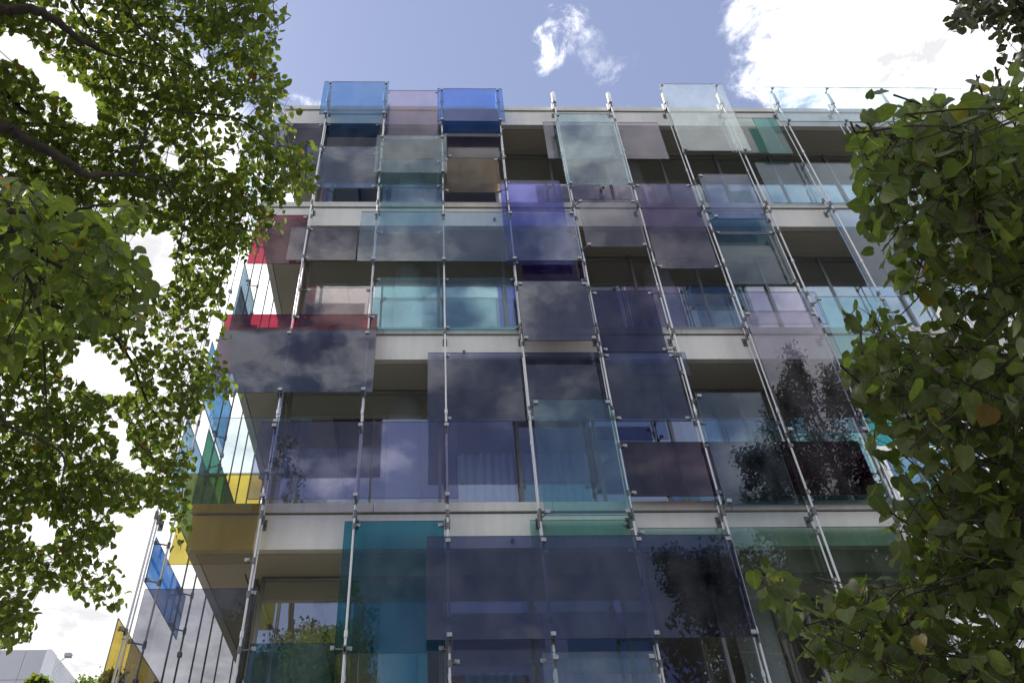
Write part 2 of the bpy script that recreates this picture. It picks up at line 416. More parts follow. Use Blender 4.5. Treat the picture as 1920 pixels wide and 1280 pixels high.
def P(lay, xl, xr, yt, yb, T, label, refl=1.0, dirt=.10):
    y = LAY[lay]
    a = on(xl, yt, 1, y); b = on(xr, yt, 1, y); c = on((xl+xr)/2, yb, 1, y)
    x0, x1, z1, z0 = a[0], b[0], (a[2]+b[2])/2, c[2]
    yy = y
    for k in range(6):                               # sheets that overlap hang one behind the other
        if any(abs(yy-q[4]) < .019 and x0 < q[1] and x1 > q[0] and z0 < q[3] and z1 > q[2] for q in done): yy += .023
        else: break
    done.append((x0, x1, z0, z1, yy))
    cl = []
    yr = YO if lay in 'FM' else YI
    for xr_ in RODX:
        if x0+.02 < xr_ < x1-.02 or abs(xr_-x0) < .12 or abs(xr_-x1) < .12:
            cx_ = min(max(xr_, x0+.05), x1-.05)
            cx_ = cx_ + (.05 if abs(cx_-xr_) < .01 and lay != 'F' else 0)
            face = yy-.008-.004 if lay == 'F' else yy
            for zz in ((z1-.07, z0+.06) if z1-z0 > .35 else ((z0+z1)/2,)):
                cl.append((cx_, face, zz, xr_, yr))
    sheet_obj(x0, x1, yy-.008, yy+.008, z0, z1, T, refl, label, cl, dirt)

# --- along the roof edge
P('F', 608.6, 729.4, 153.5, 214.5, (0.14,0.36,0.64), 'clear blue glass sheet rising above the roof at the first two masts', 1.2)
P('B', 724, 822, 170, 262, (.62,.54,.66), 'mauve grey glass sheet above the roof, between the two blue ones', 1.12)
P('F', 820, 941, 166.5, 227.5, (.10,.30,.80), 'deep blue glass sheet rising above the roof at the third and fourth masts', 1.00)
P('M', 830, 937, 205, 257, (.045,.04,.16), 'almost black navy glass strip just under the deep blue roof sheet', 0.90)
P('B', 838, 941, 240, 296, (.48,.43,.45), 'brownish mauve glass sheet above the amber one near the roof', 1.25)
P('M', 832, 934, 296, 361, (0.6,0.37,0.07), 'amber glass sheet in front of the top windows', 0.9)
P('F', 707, 837, 253.5, 324.5, (0.62,0.78,0.75), 'pale sea green glass sheet over the second and third masts below the roof', 1.99)
P('M', 712, 826, 300, 352.6, (.40,.66,.68), 'teal glass sheet half covered by the pale sea green one', 1.00)
P('B', 716, 828, 345, 440, (.62,.80,.82), 'faint teal glass sheet crossing the second white band', 1.00)
P('B', 613, 712, 232, 292, (.07,.09,.14), 'blackish navy glass strip under the first blue roof sheet', 0.90)
P('M', 575, 711, 275, 352.6, (0.46,0.53,0.6), 'smoky grey blue glass sheet reflecting cloud beside the lime leaves', 2.49)
P('B', 520, 606, 232, 300, (.34,.28,.36), 'dark mauve glass sheet at the roof corner beside the lime leaves', 1.19)
P('F', 1038, 1149, 213.8, 346.8, (0.58,0.78,0.76), 'tall pale green glass sheet mirroring cloud, hung under two white end cylinders', 3.23)
P('B', 1017, 1232, 229.6, 298, (0.46,0.4,0.48), 'long dim mauve glass sheet behind the tall pale green one', 1.99)
P('F', 1236, 1352, 157.5, 283, (.80,.90,.88), 'milky clear glass sheet rising highest above the roof', 2.49, .12)
P('B', 1345, 1440, 221.7, 287, (.70,.80,.76), 'pale grey green glass sheet beside the milky clear one', 1.12)
P('M', 1410, 1453, 221.7, 288.5, (.14,.50,.46), 'narrow sea green glass strip under the roof near the eighth mast', 1.00)
P('F', 1429.4, 1800, 164.5, 228.5, (.72,.86,.92), 'long pale blue glass sheet rising above the roof against white cloud', 1.12)
P('B', 1415, 1640, 306, 381, (.62,.82,.92), 'light blue glass sheet low in front of the top windows, near the lime leaves', 1.12)
# --- top windows to second band
P('M', 937, 1049, 337, 495, (0.24,0.24,0.74), 'indigo glass sheet, upper of the two violet blue ones', 1.25)
P('F', 941, 1075, 395.7, 488.6, (0.48,0.56,0.78), 'lavender blue glass sheet hung in front of the indigo one', 2.12)
P('F', 1083, 1190, 374, 463, (0.54,0.5,0.49), 'brown grey glass sheet held by four bright clamps', 2.12)
P('M', 1190, 1293, 344.7, 503.8, (0.36,0.28,0.42), 'plum glass sheet between the sixth and seventh masts', 1.87)
P('F', 1308, 1401, 327, 410, (0.34,0.43,0.66), 'cobalt blue glass sheet between the seventh and eighth masts, crossing the second white band', 1.87)
P('M', 1326, 1432, 395, 440, (0.3,0.5,0.6), 'dark teal glass strip just under the cobalt one', 1.25)
P('B', 1329, 1441, 412, 533, (0.5,0.68,0.72), 'tall teal glass sheet below the cobalt one', 1.74)
P('M', 1552, 1800, 393, 556, (.62,.78,.94), 'large pale blue glass sheet partly behind the lime branch', 1.19)
P('B', 484, 578, 403.6, 494.5, (0.28,0.012,0.03), 'ruby red glass sheet at the corner, upper of two', 1.5)
P('M', 547, 672, 426, 488, (0.34,0.28,0.31), 'dull mauve glass sheet next to the upper ruby one', 2.36)
P('F', 677.6, 944, 395.7, 488, (0.6,0.73,0.8), 'long pale ice blue glass sheet spanning three masts', 2.49)
P('B', 972, 1082, 440, 530, (.16,.015,.24), 'blackish violet glass strip below the indigo sheet', 0.70)
# --- third windows row and band
P('B', 705, 965, 519.7, 618.5, (.46,.74,.80), 'long turquoise glass sheet in front of the round column', 1.12)
P('B', 575, 696, 539, 600, (.66,.57,.54), 'beige brown glass sheet beside the long turquoise one', 1.37)
P('M', 424, 708, 589.5, 700, (0.28,0.012,0.03), 'long ruby red glass sheet at the corner, lower of two', 1.3)
P('F', 414.5, 706, 618.7, 735.6, (0.13,0.17,0.31), 'long slate navy glass sheet reflecting cloud at the corner', 2.2)
P('F', 970, 1099, 527.7, 638.7, (0.12,0.12,0.17), 'dark slate glass sheet reflecting a cloud at the fourth mast', 3.6)
P('M', 968, 1096, 536, 616, (0.5,0.16,0.03), 'burnt orange glass sheet peeping out behind the dark slate one', 0.80)
P('B', 1109, 1222, 545, 660, (0.18,0.18,0.3), 'charcoal blue glass sheet between the fifth and sixth masts', 1.25)
P('B', 1232, 1378, 550, 616, (.60,.66,.74), 'pale lilac grey glass sheet in the second windows row beside the charcoal blue one', 1.06)
P('M', 1387, 1528, 547.6, 608, (.66,.64,.80), 'pale lilac glass sheet above the tall mauve one', 1.06)
P('F', 1394, 1527, 583.5, 811, (0.48,0.45,0.54), 'tall mauve glass sheet mirroring tree tops', 2.24)
P('F', 1528, 1656, 556, 735, (.48,.76,.80), 'aqua glass sheet beside the lime leaves', 1.37)
P('B', 802, 1130, 661, 789.5, (0.25,0.27,0.42), 'very long slate glass sheet crossing the third white band', 1.9)
P('M', 1131, 1262, 661, 789.5, (0.25,0.29,0.45), 'slate blue glass sheet continuing the very long one', 1.9)
P('B', 1142, 1284, 661, 704, (.50,.58,.80), 'blue tinged glass strip across the third white band', 1.00)
P('F', 998, 1144, 748, 966, (0.48,0.74,0.76), 'tall teal glass sheet reaching down to the lowest white band', 1.50)
# --- lowest complete windows row and band
P('F', 490, 856, 790.5, 934.5, (.52,.50,.66), 'long lilac glass sheet in front of the curtained windows', 1.25)
P('F', 396, 585, 781, 888, (0.62,0.72,0.74), 'almost clear glass sheet across the open corner', 0.90)
P('M', 355, 497, 887, 1057.5, (0.5,0.4,0.06), 'mustard yellow glass sheet at the corner over the lowest white band', 1.37)
P('M', 1164, 1608, 828, 929, (0.08,0.014,0.035), 'long dark crimson glass sheet over two bays in the curtained windows row', 1.8)
P('F', 1303, 1425, 736, 946, (.40,.56,.68), 'tall steel blue glass sheet with mirrored branches', 1.50)
P('B', 1312, 1612, 786.5, 946, (0.62,0.8,0.84), 'long clear aqua glass sheet behind the steel blue one', 1.50)
P('M', 1604, 1740, 770, 835, (0.05,0.38,0.41), 'bright turquoise glass sheet glimpsed through the lime leaves', 1.00)
P('B', 1655, 1830, 845, 942, (0.18,0.36,0.56), 'sky blue glass sheet glimpsed through the lime leaves', 1.00)
P('M', 646.5, 832.5, 976.5, 1224, (0.045,0.34,0.42), 'tall dark turquoise glass sheet beside the wide navy one', 1.37)
P('F', 799.8, 1369.5, 1003.5, 1196.5, (0.15,0.165,0.29), 'wide navy glass sheet spanning four masts', 2.0)
P('B', 993, 1178, 974.5, 1040, (.46,.70,.62), 'pale jade glass strip under the tall teal sheet', 1.00)
P('B', 1195.5, 1685, 988, 1095, (0.4,0.56,0.46), 'long bottle green glass sheet full of mirrored leaves', 2.49)
P('M', 848, 1017, 1150.6, 1248, (.44,.45,.47), 'streaked grey glass sheet below the wide navy one', 1.00, .12)
P('F', 1016, 1227, 1221, 1400, (.74,.84,.82), 'milky pale glass sheet low in front of the curtain', 1.25, .14)
P('B', 1062, 1232, 1190, 1262, (.40,.60,.64), 'dim teal glass strip behind the milky pale sheet', 1.00)
P('M', 469, 632, 1204, 1400, (.26,.50,.74), 'blue glass sheet low at the corner with mirrored foliage', 1.37)
P('M', 272, 483.4, 1103, 1380, (0.28,0.28,0.31), 'large neutral grey glass sheet low at the open corner', 1.37)

# --- side wall sheets (planes running back from the corner)
def S(x, p_top_front, p_back, y1, z0, T, label, refl=1.0, z1=None):
    a = on(*p_top_front, 0, x); zt = z1 if z1 is not None else a[2]
    cl = []
    for (rx, ry) in SIDE+[(-4.19, -.28)]:
        if a[1]-.1 < ry < y1+.1:
            cc = min(max(ry, a[1]+.06), y1-.06)
            cl += [(x, cc, zt-.06, rx, ry), (x, cc, z0+.06, rx, ry)]
    sheet_obj(x-.008, x+.008, a[1], y1, z0, zt, T, refl, label, cl)
S(-4.24, (293, 1006), None, 1.92, GZ-1.02, (0.01,0.12,0.4), 'vivid azure glass sheet on the side wall low at the corner')
S(-4.26, (222, 1158), None, 2.6, GZ-4.2, (0.48,0.36,0.07), 'golden yellow glass sheet on the side wall, lowest at the corner')
S(-4.24, (352, 782.5), None, 2.7, GZ+.35, (0.24,0.42,0.58), 'light blue glass sheet on the side wall above the mustard one')
S(-4.02, (391.7, 803.8), None, 3.2, GZ+.50, (0.09,0.36,0.21), 'emerald glass sheet on the side wall above the mustard one')
S(-4.00, (423, 893), None, 3.4, GZ+.9, (0.24,0.42,0.12), 'leaf green glass sheet on the side wall, partly behind the mustard one')
S(-4.10, (471, 840), None, 5.2, GZ+2.2, (.36,.72,.60), 'mint glass sheet farthest back on the side wall', z1=None) if False else None
S(-4.24, (459, 492), None, 2.2, GZ+4.6, (0.3,0.44,0.55), 'powder blue glass sheet on the side wall between the two ruby sheets')
S(-4.02, (452, 536), None, 2.6, GZ+4.2, (0.15,0.19,0.25), 'slate grey glass sheet on the side wall between the two ruby sheets')
S(-4.24, (466, 274), None, 1.8, GZ+7.9, (.72,.86,.92), 'very pale blue glass sheet on the side wall behind the leaves')
S(-4.02, (505, 310), None, 2.4, GZ+7.9, (0.18,0.45,0.55), 'aqua glass sheet on the side wall behind the leaves')
S(-4.24, (398, 640), None, 2.2, GZ+2.6, (0.13,0.33,0.6), 'bright sky blue glass sheet on the side wall, glimpsed through leaves')

# ------------------------------------------------------------------ foliage
def mat_leaf(name, dark, light, trans, tw=.5):
    m, nt, out = newmat(name)
    at = nt.nodes.new('ShaderNodeAttribute'); at.attribute_name = 'tone'
    uv = nt.nodes.new('ShaderNodeAttribute'); uv.attribute_name = 'leafpos'
    s = nt.nodes.new('ShaderNodeSeparateXYZ'); nt.links.new(uv.outputs['Vector'], s.inputs[0])
    ay = math_(nt, 'ABSOLUTE', s.outputs['Y'])
    mid = math_(nt, 'LESS_THAN', ay, .018)
    ph = math_(nt, 'FRACT', math_(nt, 'MULTIPLY', math_(nt, 'SUBTRACT', s.outputs['X'], math_(nt, 'MULTIPLY', ay, .75)), 6.5))
    vein = math_(nt, 'LESS_THAN', ph, .10)
    v = math_(nt, 'MULTIPLY', math_(nt, 'MAXIMUM', mid, math_(nt, 'MULTIPLY', vein, .55)), .5)
    base = ramp(nt, at.outputs['Fac'], [(0, dark), (.55, tuple((a+b)/2 for a, b in zip(dark, light))), (.965, light), (.985, (light[0]*1.7, light[1]*1.1, light[2]*.6)), (1, (.14,.06,.025))])
    mixc = nt.nodes.new('ShaderNodeMix'); mixc.data_type = 'RGBA'
    nt.links.new(v, mixc.inputs['Factor']); nt.links.new(base, mixc.inputs['A']); mixc.inputs['B'].default_value = (light[0]*1.7, light[1]*1.6, light[2]*1.6, 1)
    blot = noise(nt, 40, 3)
    hs = nt.nodes.new('ShaderNodeHueSaturation'); nt.links.new(mixc.outputs['Result'], hs.inputs['Color']); nt.links.new(math_(nt, 'ADD', .7, math_(nt, 'MULTIPLY', blot, .6)), hs.inputs['Value'])
    p = N(nt, 'ShaderNodeBsdfPrincipled', Roughness=.42); p.inputs['Specular IOR Level'].default_value = .35
    nt.links.new(hs.outputs[0], p.inputs['Base Color'])
    t = nt.nodes.new('ShaderNodeBsdfTranslucent')
    mc = nt.nodes.new('ShaderNodeMix'); mc.data_type = 'RGBA'; mc.blend_type = 'MULTIPLY'; mc.inputs['Factor'].default_value = 1
    nt.links.new(hs.outputs[0], mc.inputs['A']); mc.inputs['B'].default_value = (*trans, 1)
    nt.links.new(mc.outputs['Result'], t.inputs[0])
    mx = nt.nodes.new('ShaderNodeMixShader'); mx.inputs[0].default_value = tw
    nt.links.new(p.outputs[0], mx.inputs[1]); nt.links.new(t.outputs[0], mx.inputs[2]); nt.links.new(mx.outputs[0], out.inputs[0])
    return m
LEAF_A = mat_leaf('lime_leaf', (.072,.095,.023), (.118,.146,.034), (2.0,2.2,1.2), .60)
LEAF_C = mat_leaf('lime_leaf_shaded', (.050,.064,.018), (.108,.132,.034), (1.9,2.2,1.3), .5)  # darker copy of the lime leaf, shade put into its colour
LEAF_D = mat_leaf('dull_leaf', (.025,.028,.012), (.05,.058,.022), (1.4,1.4,1.2), .35)

_side = [(-.07,.17),(.03,.37),(.28,.47),(.60,.42),(.86,.20)]
_mid = [(0,0),(.30,0),(.58,0),(.84,0),(1.03,0)]
LV = np.array(_mid+_side+[(x, -y) for x, y in _side], float)
LFQ = []
for o in (5, 10):
    fl = o == 10
    fs = [(0,1,o+2,o+1), (0,o+1,o), (1,2,o+3,o+2), (2,3,o+4,o+3), (3,4,o+4)]
    LFQ += [f[::-1] if fl else f for f in fs]
LV_S = np.array([(0,0),(.5,.42),(1.05,0),(.5,-.42)], float); LF_S = [(0,2,1), (0,3,2)]
def leaves_mesh(name, pos, size, tipdir, normal, mat, parent, simple=False, stalk=0.0):
    n = len(pos); V0 = LV_S if simple else LV; FF = LF_S if simple else LFQ; k = len(V0)
    t = tipdir/np.linalg.norm(tipdir, axis=1, keepdims=True)
    nn = normal-(normal*t).sum(1, keepdims=True)*t; nn /= np.linalg.norm(nn, axis=1, keepdims=True)+1e-9
    b = np.cross(nn, t)
    fold = rng.uniform(.05, .45, n)[:, None]; curl = rng.uniform(-.05, .38, n)[:, None]; asp = rng.uniform(.82, 1.12, n)[:, None]
    wav = rng.uniform(-.05, .05, (n, k)) if not simple else 0
    X = V0[None, :, 0]*np.ones((n, 1)); Y = V0[None, :, 1]*asp
    Z = np.abs(Y)*fold - curl*X*X + wav
    W = pos[:, None, :]+size[:, None, None]*(X[..., None]*t[:, None]+Y[..., None]*b[:, None]+Z[..., None]*nn[:, None])
    verts = W.reshape(-1, 3)
    loops = []; starts = []; tot = []
    base = np.arange(n)*k
    idx = []; ls = []
    for f in FF: ls.append(len(f))
    perleaf = np.array([i for f in FF for i in f])
    allidx = (base[:, None]+perleaf[None]).ravel()
    lt = np.tile(np.array(ls), n); st = np.concatenate([[0], np.cumsum(lt)[:-1]])
    me = bpy.data.meshes.new(name)
    me.vertices.add(len(verts)); me.vertices.foreach_set('co', verts.ravel())
    me.loops.add(len(allidx)); me.loops.foreach_set('vertex_index', allidx.astype(np.int32))
    me.polygons.add(len(lt)); me.polygons.foreach_set('loop_start', st.astype(np.int32))
    me.update(calc_edges=True)
    me.polygons.foreach_set('use_smooth', np.ones(len(lt), bool))
    a = me.attributes.new('tone', 'FLOAT', 'POINT'); a.data.foreach_set('value', np.repeat(rng.random(n), k).astype(np.float32))
    lp = np.zeros((n, k, 3), np.float32); lp[:, :, 0] = V0[None, :, 0]; lp[:, :, 1] = V0[None, :, 1]
    a = me.attributes.new('leafpos', 'FLOAT_VECTOR', 'POINT'); a.data.foreach_set('vector', lp.ravel())
    me.materials.append(mat); me.validate()
    o = bpy.data.objects.new(name, me); COL.objects.link(o); o.parent = parent; o.location = -Vector(parent.location)
    return o
def inpoly(p, poly):
    poly = np.array(poly, float); x, y = p[:, 0], p[:, 1]; c = np.zeros(len(p), bool); j = len(poly)-1
    for i in range(len(poly)):
        xi, yi = poly[i]; xj, yj = poly[j]
        m = ((yi > y) != (yj > y)) & (x < (xj-xi)*(y-yi)/(yj-yi+1e-12)+xi); c ^= m; j = i
    return c
def vnoise(p, s, seed):
    r = np.random.default_rng(seed); g = r.random((128, 128)); q = p/s+40
    i = np.floor(q).astype(int); f = q-i; f = f*f*(3-2*f); i %= 127
    a = g[i[:, 0], i[:, 1]]; b = g[i[:, 0]+1, i[:, 1]]; c = g[i[:, 0], i[:, 1]+1]; d = g[i[:, 0]+1, i[:, 1]+1]
    return (a*(1-f[:, 0])+b*f[:, 0])*(1-f[:, 1])+(c*(1-f[:, 0])+d*f[:, 0])*f[:, 1]
def crown_points(poly, gaps, dmin, dmax, n_twigs, per, spread, thr, seed, ns=70, sparse=()):
    """twig tips spread through the crown's volume, each with its bunch of leaves; returns leaf positions, outward directions and twig lines"""
    poly = np.array(poly, float); lo, hi = poly.min(0), poly.max(0)
    L, D, T = [], [], []; n_short = [0]
    tries = 0
    while len(T)+n_short[0] < n_twigs and tries < n_twigs*30:
        tries += 1
        q = rng.uniform(lo, hi)[None]
        if not inpoly(q, poly)[0]: continue
        if vnoise(q, ns, seed)[0] < thr: continue
        d = rng.uniform(dmin, dmax); c = far(q[0, 0], q[0, 1], d)
        ax = rng.normal(size=3); ax[2] = ax[2]*.4-.55; ax /= np.linalg.norm(ax)
        m = max(3, int(rng.normal(per, per*.3)))
        t = rng.uniform(-1, 1, m)[:, None]
        pts = c+ax*t*spread+rng.normal(size=(m, 3))*spread*.32
        out = (pts-(c+ax*t*spread)); out /= np.linalg.norm(out, axis=1, keepdims=True)+1e-6
        pr = proj(pts); ok = inpoly(pr+rng.normal(size=pr.shape)*6, poly)
        for g in gaps: ok &= ~inpoly(pr, g)
        for g, keep in sparse: ok &= ~(inpoly(pr, g) & (rng.random(m) > keep))
        if ok.sum() == 0: continue
        L.append(pts[ok]); D.append((out+ax*.8)[ok])
        ends = proj(np.array([c-ax*spread, c, c+ax*spread*.8]))
        if ok.sum() > m*.55 and not any(inpoly(ends, g).any() for g in gaps): T.append((c-ax*spread, c+ax*spread*.8, pts[ok]))
        else: n_short[0] += 1
    return np.concatenate(L), np.concatenate(D), T
def curve_pts(ctrl, n=8):
    """Catmull-Rom through control points (x, y, z, radius)"""
    c = [np.array(p, float) for p in ctrl]; c = [2*c[0]-c[1]]+c+[2*c[-1]-c[-2]]; out = []
    for i in range(1, len(c)-2):
        for t in np.linspace(0, 1, n, endpoint=False):
            out.append(.5*((2*c[i])+(c[i+1]-c[i-1])*t+(2*c[i-1]-5*c[i]+4*c[i+1]-c[i+2])*t*t+(-c[i-1]+3*c[i]-3*c[i+1]+c[i+2])*t**3))
    out.append(c[-2]); return out
def limb(mb, ctrl, sides=8, n=6, jit=.02):
    p = curve_pts(ctrl, n)
    pts = [q[:3]+rng.normal(size=3)*min(jit, q[3]*.22) for q in p]
    mb.tube(pts, [max(q[3], .0015) for q in p], sides)
def pxl(lst):
    return [(*far(x, y, d), r) for x, y, d, r in lst]
def tree(name, label, cat, base, trunk_ctrl, limbs, crown, mat, leaf, up=.7, simple=False, group=None, stalk=True, crown_poly=None, limb_scale=1.0):
    r = empty(name, base, label, cat, group)
    mb = MB(); limb(mb, trunk_ctrl, 14, 6, .03)
    for l in limbs: limb(mb, [(*q[:3], q[3]*limb_scale) for q in l], 10, 8)
    L, D, T = crown
    for a, b, pts in T:
        if simple: continue
        if crown_poly is not None and not inpoly(proj(np.array([a, b])), crown_poly).all(): continue
        mb.tube([a, (a+b)/2+rng.normal(size=3)*.01, b], [.0045, .0035, .0018], 4, False)
        if stalk:
            for p in pts[:8]:
                k = np.clip(((p-a)@(b-a))/((b-a)@(b-a)+1e-9)-.08, 0, 1); mb.tube([a+(b-a)*k, p], [.0016, .0012], 3, False)
    mb.build('trunk', M['bark'], r, smooth=True)
    n = len(L)
    tip = D*.7+rng.normal(size=(n, 3))*.45; tip[:, 2] -= .55
    nor = rng.normal(size=(n, 3))*.62; nor[:, 2] += up
    size = rng.uniform(leaf[0], leaf[1], n)
    leaves_mesh('crown', L, size, tip, nor, mat, r, simple)
    return r

# ---- the two lime trees whose boughs hang in over the building's corner
POLY_A = [(-170,-130),(505,-130),(515,0),(545,18),(556,40),(532,66),(520,100),(497,122),(518,125),(537,150),(553,190),(550,230),(582,258),(577,300),(602,347),(577,370),(527,380),(532,408),(522,430),(490,440),(482,480),(442,495),(427,560),(412,580),(424,640),(402,662),(457,735),(432,745),(362,780),(347,830),(362,868),(342,900),(352,950),(372,1042),(330,1042),(312,960),(292,940),(270,952),(210,950),(190,945),(207,960),(237,1130),(210,1145),(180,1132),(130,1102),(80,1102),(50,1112),(72,1160),(60,1200),(-170,1230)]
GAPS_A = [[(-10,62),(40,55),(90,112),(150,155),(188,185),(190,235),(150,240),(125,190),(60,140),(30,115),(-10,112)],
  [(305,275),(335,288),(347,315),(315,322)], [(420,288),(452,280),(447,322),(425,327)],
  [(208,448),(290,430),(322,440),(330,520),(300,545),(275,500),(230,460)],
  [(120,700),(150,640),(165,635),(225,690),(255,735),(205,745)], [(205,755),(235,780),(250,850),(292,880),(265,895),(225,870),(207,800)],
  [(275,690),(300,700),(320,740),(300,750)], [(55,955),(92,965),(110,1000),(85,1030),(50,1010)], [(395,590),(412,590),(402,640),(385,660)],
  [(455,190),(472,180),(480,215),(455,225)], [(440,480),(480,500),(440,580),(420,560)]]
ca = crown_points(POLY_A, GAPS_A, 7.4, 9.6, 2250, 13, .24, .29, 3, 33, sparse=[([(0,640),(340,600),(380,950),(0,1230)], .9), ([(380,180),(560,180),(600,380),(400,420)], 1.0)])
bA = (-6.5, -7.0, 0)
tA = [(-6.5,-7.0,-.1,.30),(-6.45,-6.95,1.6,.24),(-6.4,-7.0,3.4,.21),(-6.35,-6.95,5.2,.17),(-6.3,-6.9,7.2,.12),(-6.2,-6.9,9.6,.04)]
lA = [[(-6.37,-6.97,4.8,.12)]+pxl([(-150,185,7.5,.10),(0,235,7.3,.085),(50,263,7.2,.078),(117,297,7.1,.07),(167,328,7.1,.055),(245,327,7.2,.03),(330,345,7.3,.012)]),
  [(-6.33,-6.93,6.2,.11)]+pxl([(-120,10,7.5,.09),(0,18,7.3,.075),(60,20,7.2,.07),(110,43,7.2,.06),(147,72,7.2,.045),(215,105,7.4,.02),(330,140,7.5,.008)]),
  [(-6.3,-6.9,7.2,.06)]+pxl([(150,-90,7.7,.03),(230,0,7.4,.02),(253,43,7.3,.018),(283,73,7.3,.015),(333,110,7.3,.012),(377,130,7.3,.009),(415,133,7.3,.004)]),
  pxl([(245,327,7.2,.03),(293,213,7.4,.016),(350,212,7.4,.018),(417,217,7.4,.018),(460,230,7.4,.014),(500,263,7.4,.010),(533,293,7.4,.006),(540,340,7.4,.003)]),
  pxl([(417,217,7.4,.012),(458,222,7.3,.008),(478,205,7.3,.007),(512,185,7.3,.004),(517,170,7.3,.002)]),
  pxl([(460,230,7.4,.010),(478,245,7.4,.006),(505,262,7.4,.003)]),
  [(-6.4,-6.98,4.0,.10)]+pxl([(-120,520,7.1,.07),(60,560,7.8,.045),(150,590,7.7,.036),(195,612,7.7,.032),(225,645,7.7,.028),(250,685,7.7,.024),(270,740,7.7,.02),(295,780,7.7,.015),(330,812,7.7,.01),(350,880,7.7,.006)]),
  pxl([(300,330,7.3,.02),(345,400,7.3,.012),(338,450,7.3,.011),(330,495,7.3,.009),(335,550,7.3,.007),(345,620,7.3,.004)]),
  pxl([(195,612,7.7,.02),(225,635,7.6,.012),(270,690,7.6,.008),(300,760,7.6,.004)]),
  [(-6.4,-6.99,3.3,.09)]+pxl([(-130,760,7.4,.05),(20,800,7.3,.03),(116,850,7.3,.02),(117,915,7.3,.013),(150,1010,7.3,.008),(190,1090,7.3,.004)]),
  pxl([(100,-60,7.4,.04),(135,0,7.3,.025),(160,40,7.3,.02),(180,60,7.3,.012),(255,60,7.3,.006)]),
  pxl([(0,160,8.1,.05),(15,180,8.1,.045),(40,205,8.1,.04),(95,240,8.1,.025),(112,262,8.1,.012)]),
  pxl([(420,240,7.5,.008),(445,270,7.5,.007),(460,310,7.5,.005),(475,340,7.5,.003)])]
tree('lime_tree', 'big lime tree whose leafy boughs hang down over the building corner', 'tree', bA, tA, lA, ca, LEAF_A, (.048, .084), .75, crown_poly=POLY_A, limb_scale=.5)
POLY_B = [(-170,320),(60,332),(130,378),(200,384),(268,380),(274,410),(232,450),(265,478),(276,520),(292,560),(300,590),(250,612),(200,622),(130,640),(60,652),(0,700),(-170,770)]
cb = crown_points(POLY_B, [], 3.9, 5.3, 150, 9, .20, .22, 5, 55)
bB = (-5.0, -9.3, 0)
tB = [(-5.0,-9.3,-.1,.13),(-4.95,-9.25,1.6,.10),(-4.9,-9.2,3.0,.08),(-4.8,-9.2,4.6,.05),(-4.7,-9.2,6,.02)]
lB = [[(-4.9,-9.2,2.9,.05)]+pxl([(-100,430,4.9,.035),(0,440,4.6,.02),(60,470,4.6,.014),(130,510,4.6,.01),(190,540,4.6,.007),(240,560,4.6,.004)]),
  [(-4.87,-9.2,3.4,.04)]+pxl([(-90,380,4.7,.025),(0,395,4.5,.014),(100,400,4.5,.009),(180,385,4.5,.006),(220,380,4.5,.003)]),
  pxl([(0,440,4.6,.014),(60,540,4.5,.01),(80,630,4.5,.007),(85,720,4.5,.005),(90,800,4.5,.003)])]
tree('lime_tree', 'nearer lime sapling with larger leaves in front of the big lime', 'tree', bB, tB, lB, cb, LEAF_A, (.055, .092), .75, crown_poly=POLY_B)
# ---- lime at the other side
POLY_C = [(1574,228),(1608,215),(1631,165),(1648,190),(1678,172),(1708,180),(1766,207),(1798,200),(1824,135),(1866,108),(1891,140),(2066,150),(2066,1420),(1541,1420),(1554,1300),(1516,1235),(1486,1205),(1464,1170),(1426,1105),(1391,1062),(1414,1045),(1486,1070),(1556,1082),(1626,1088),(1668,1098),(1688,1060),(1676,1000),(1636,950),(1626,920),(1648,870),(1634,830),(1626,810),(1648,780),(1606,762),(1576,700),(1574,670),(1598,640),(1564,600),(1606,568),(1626,590),(1678,560),(1668,520),(1636,460),(1610,410),(1628,370),(1594,310),(1608,270),(1574,252)]
GAPS_C = [[(1655,562),(1700,552),(1758,590),(1742,622),(1690,607)], [(1800,735),(1812,760),(1822,820),(1806,800)]]
cc = crown_points(POLY_C, GAPS_C, 3.1, 4.6, 700, 9, .18, .31, 9, 46, sparse=[([(1640,810),(1810,840),(1810,960),(1640,960)], .5), ([(1400,1040),(1700,1040),(1700,1110),(1400,1110)], .6), ([(1600,960),(1700,960),(1760,1080),(1640,1080)], .5), ([(1620,150),(1920,90),(1920,230),(1620,230)], .85)])
bC = (3.9, -8.3, 0)
tC = [(3.9,-8.3,-.1,.20),(3.85,-8.2,1.5,.16),(3.8,-8.2,3.0,.14),(3.7,-8.3,4.6,.11),(3.5,-8.4,6.4,.06),(3.4,-8.4,8,.02)]
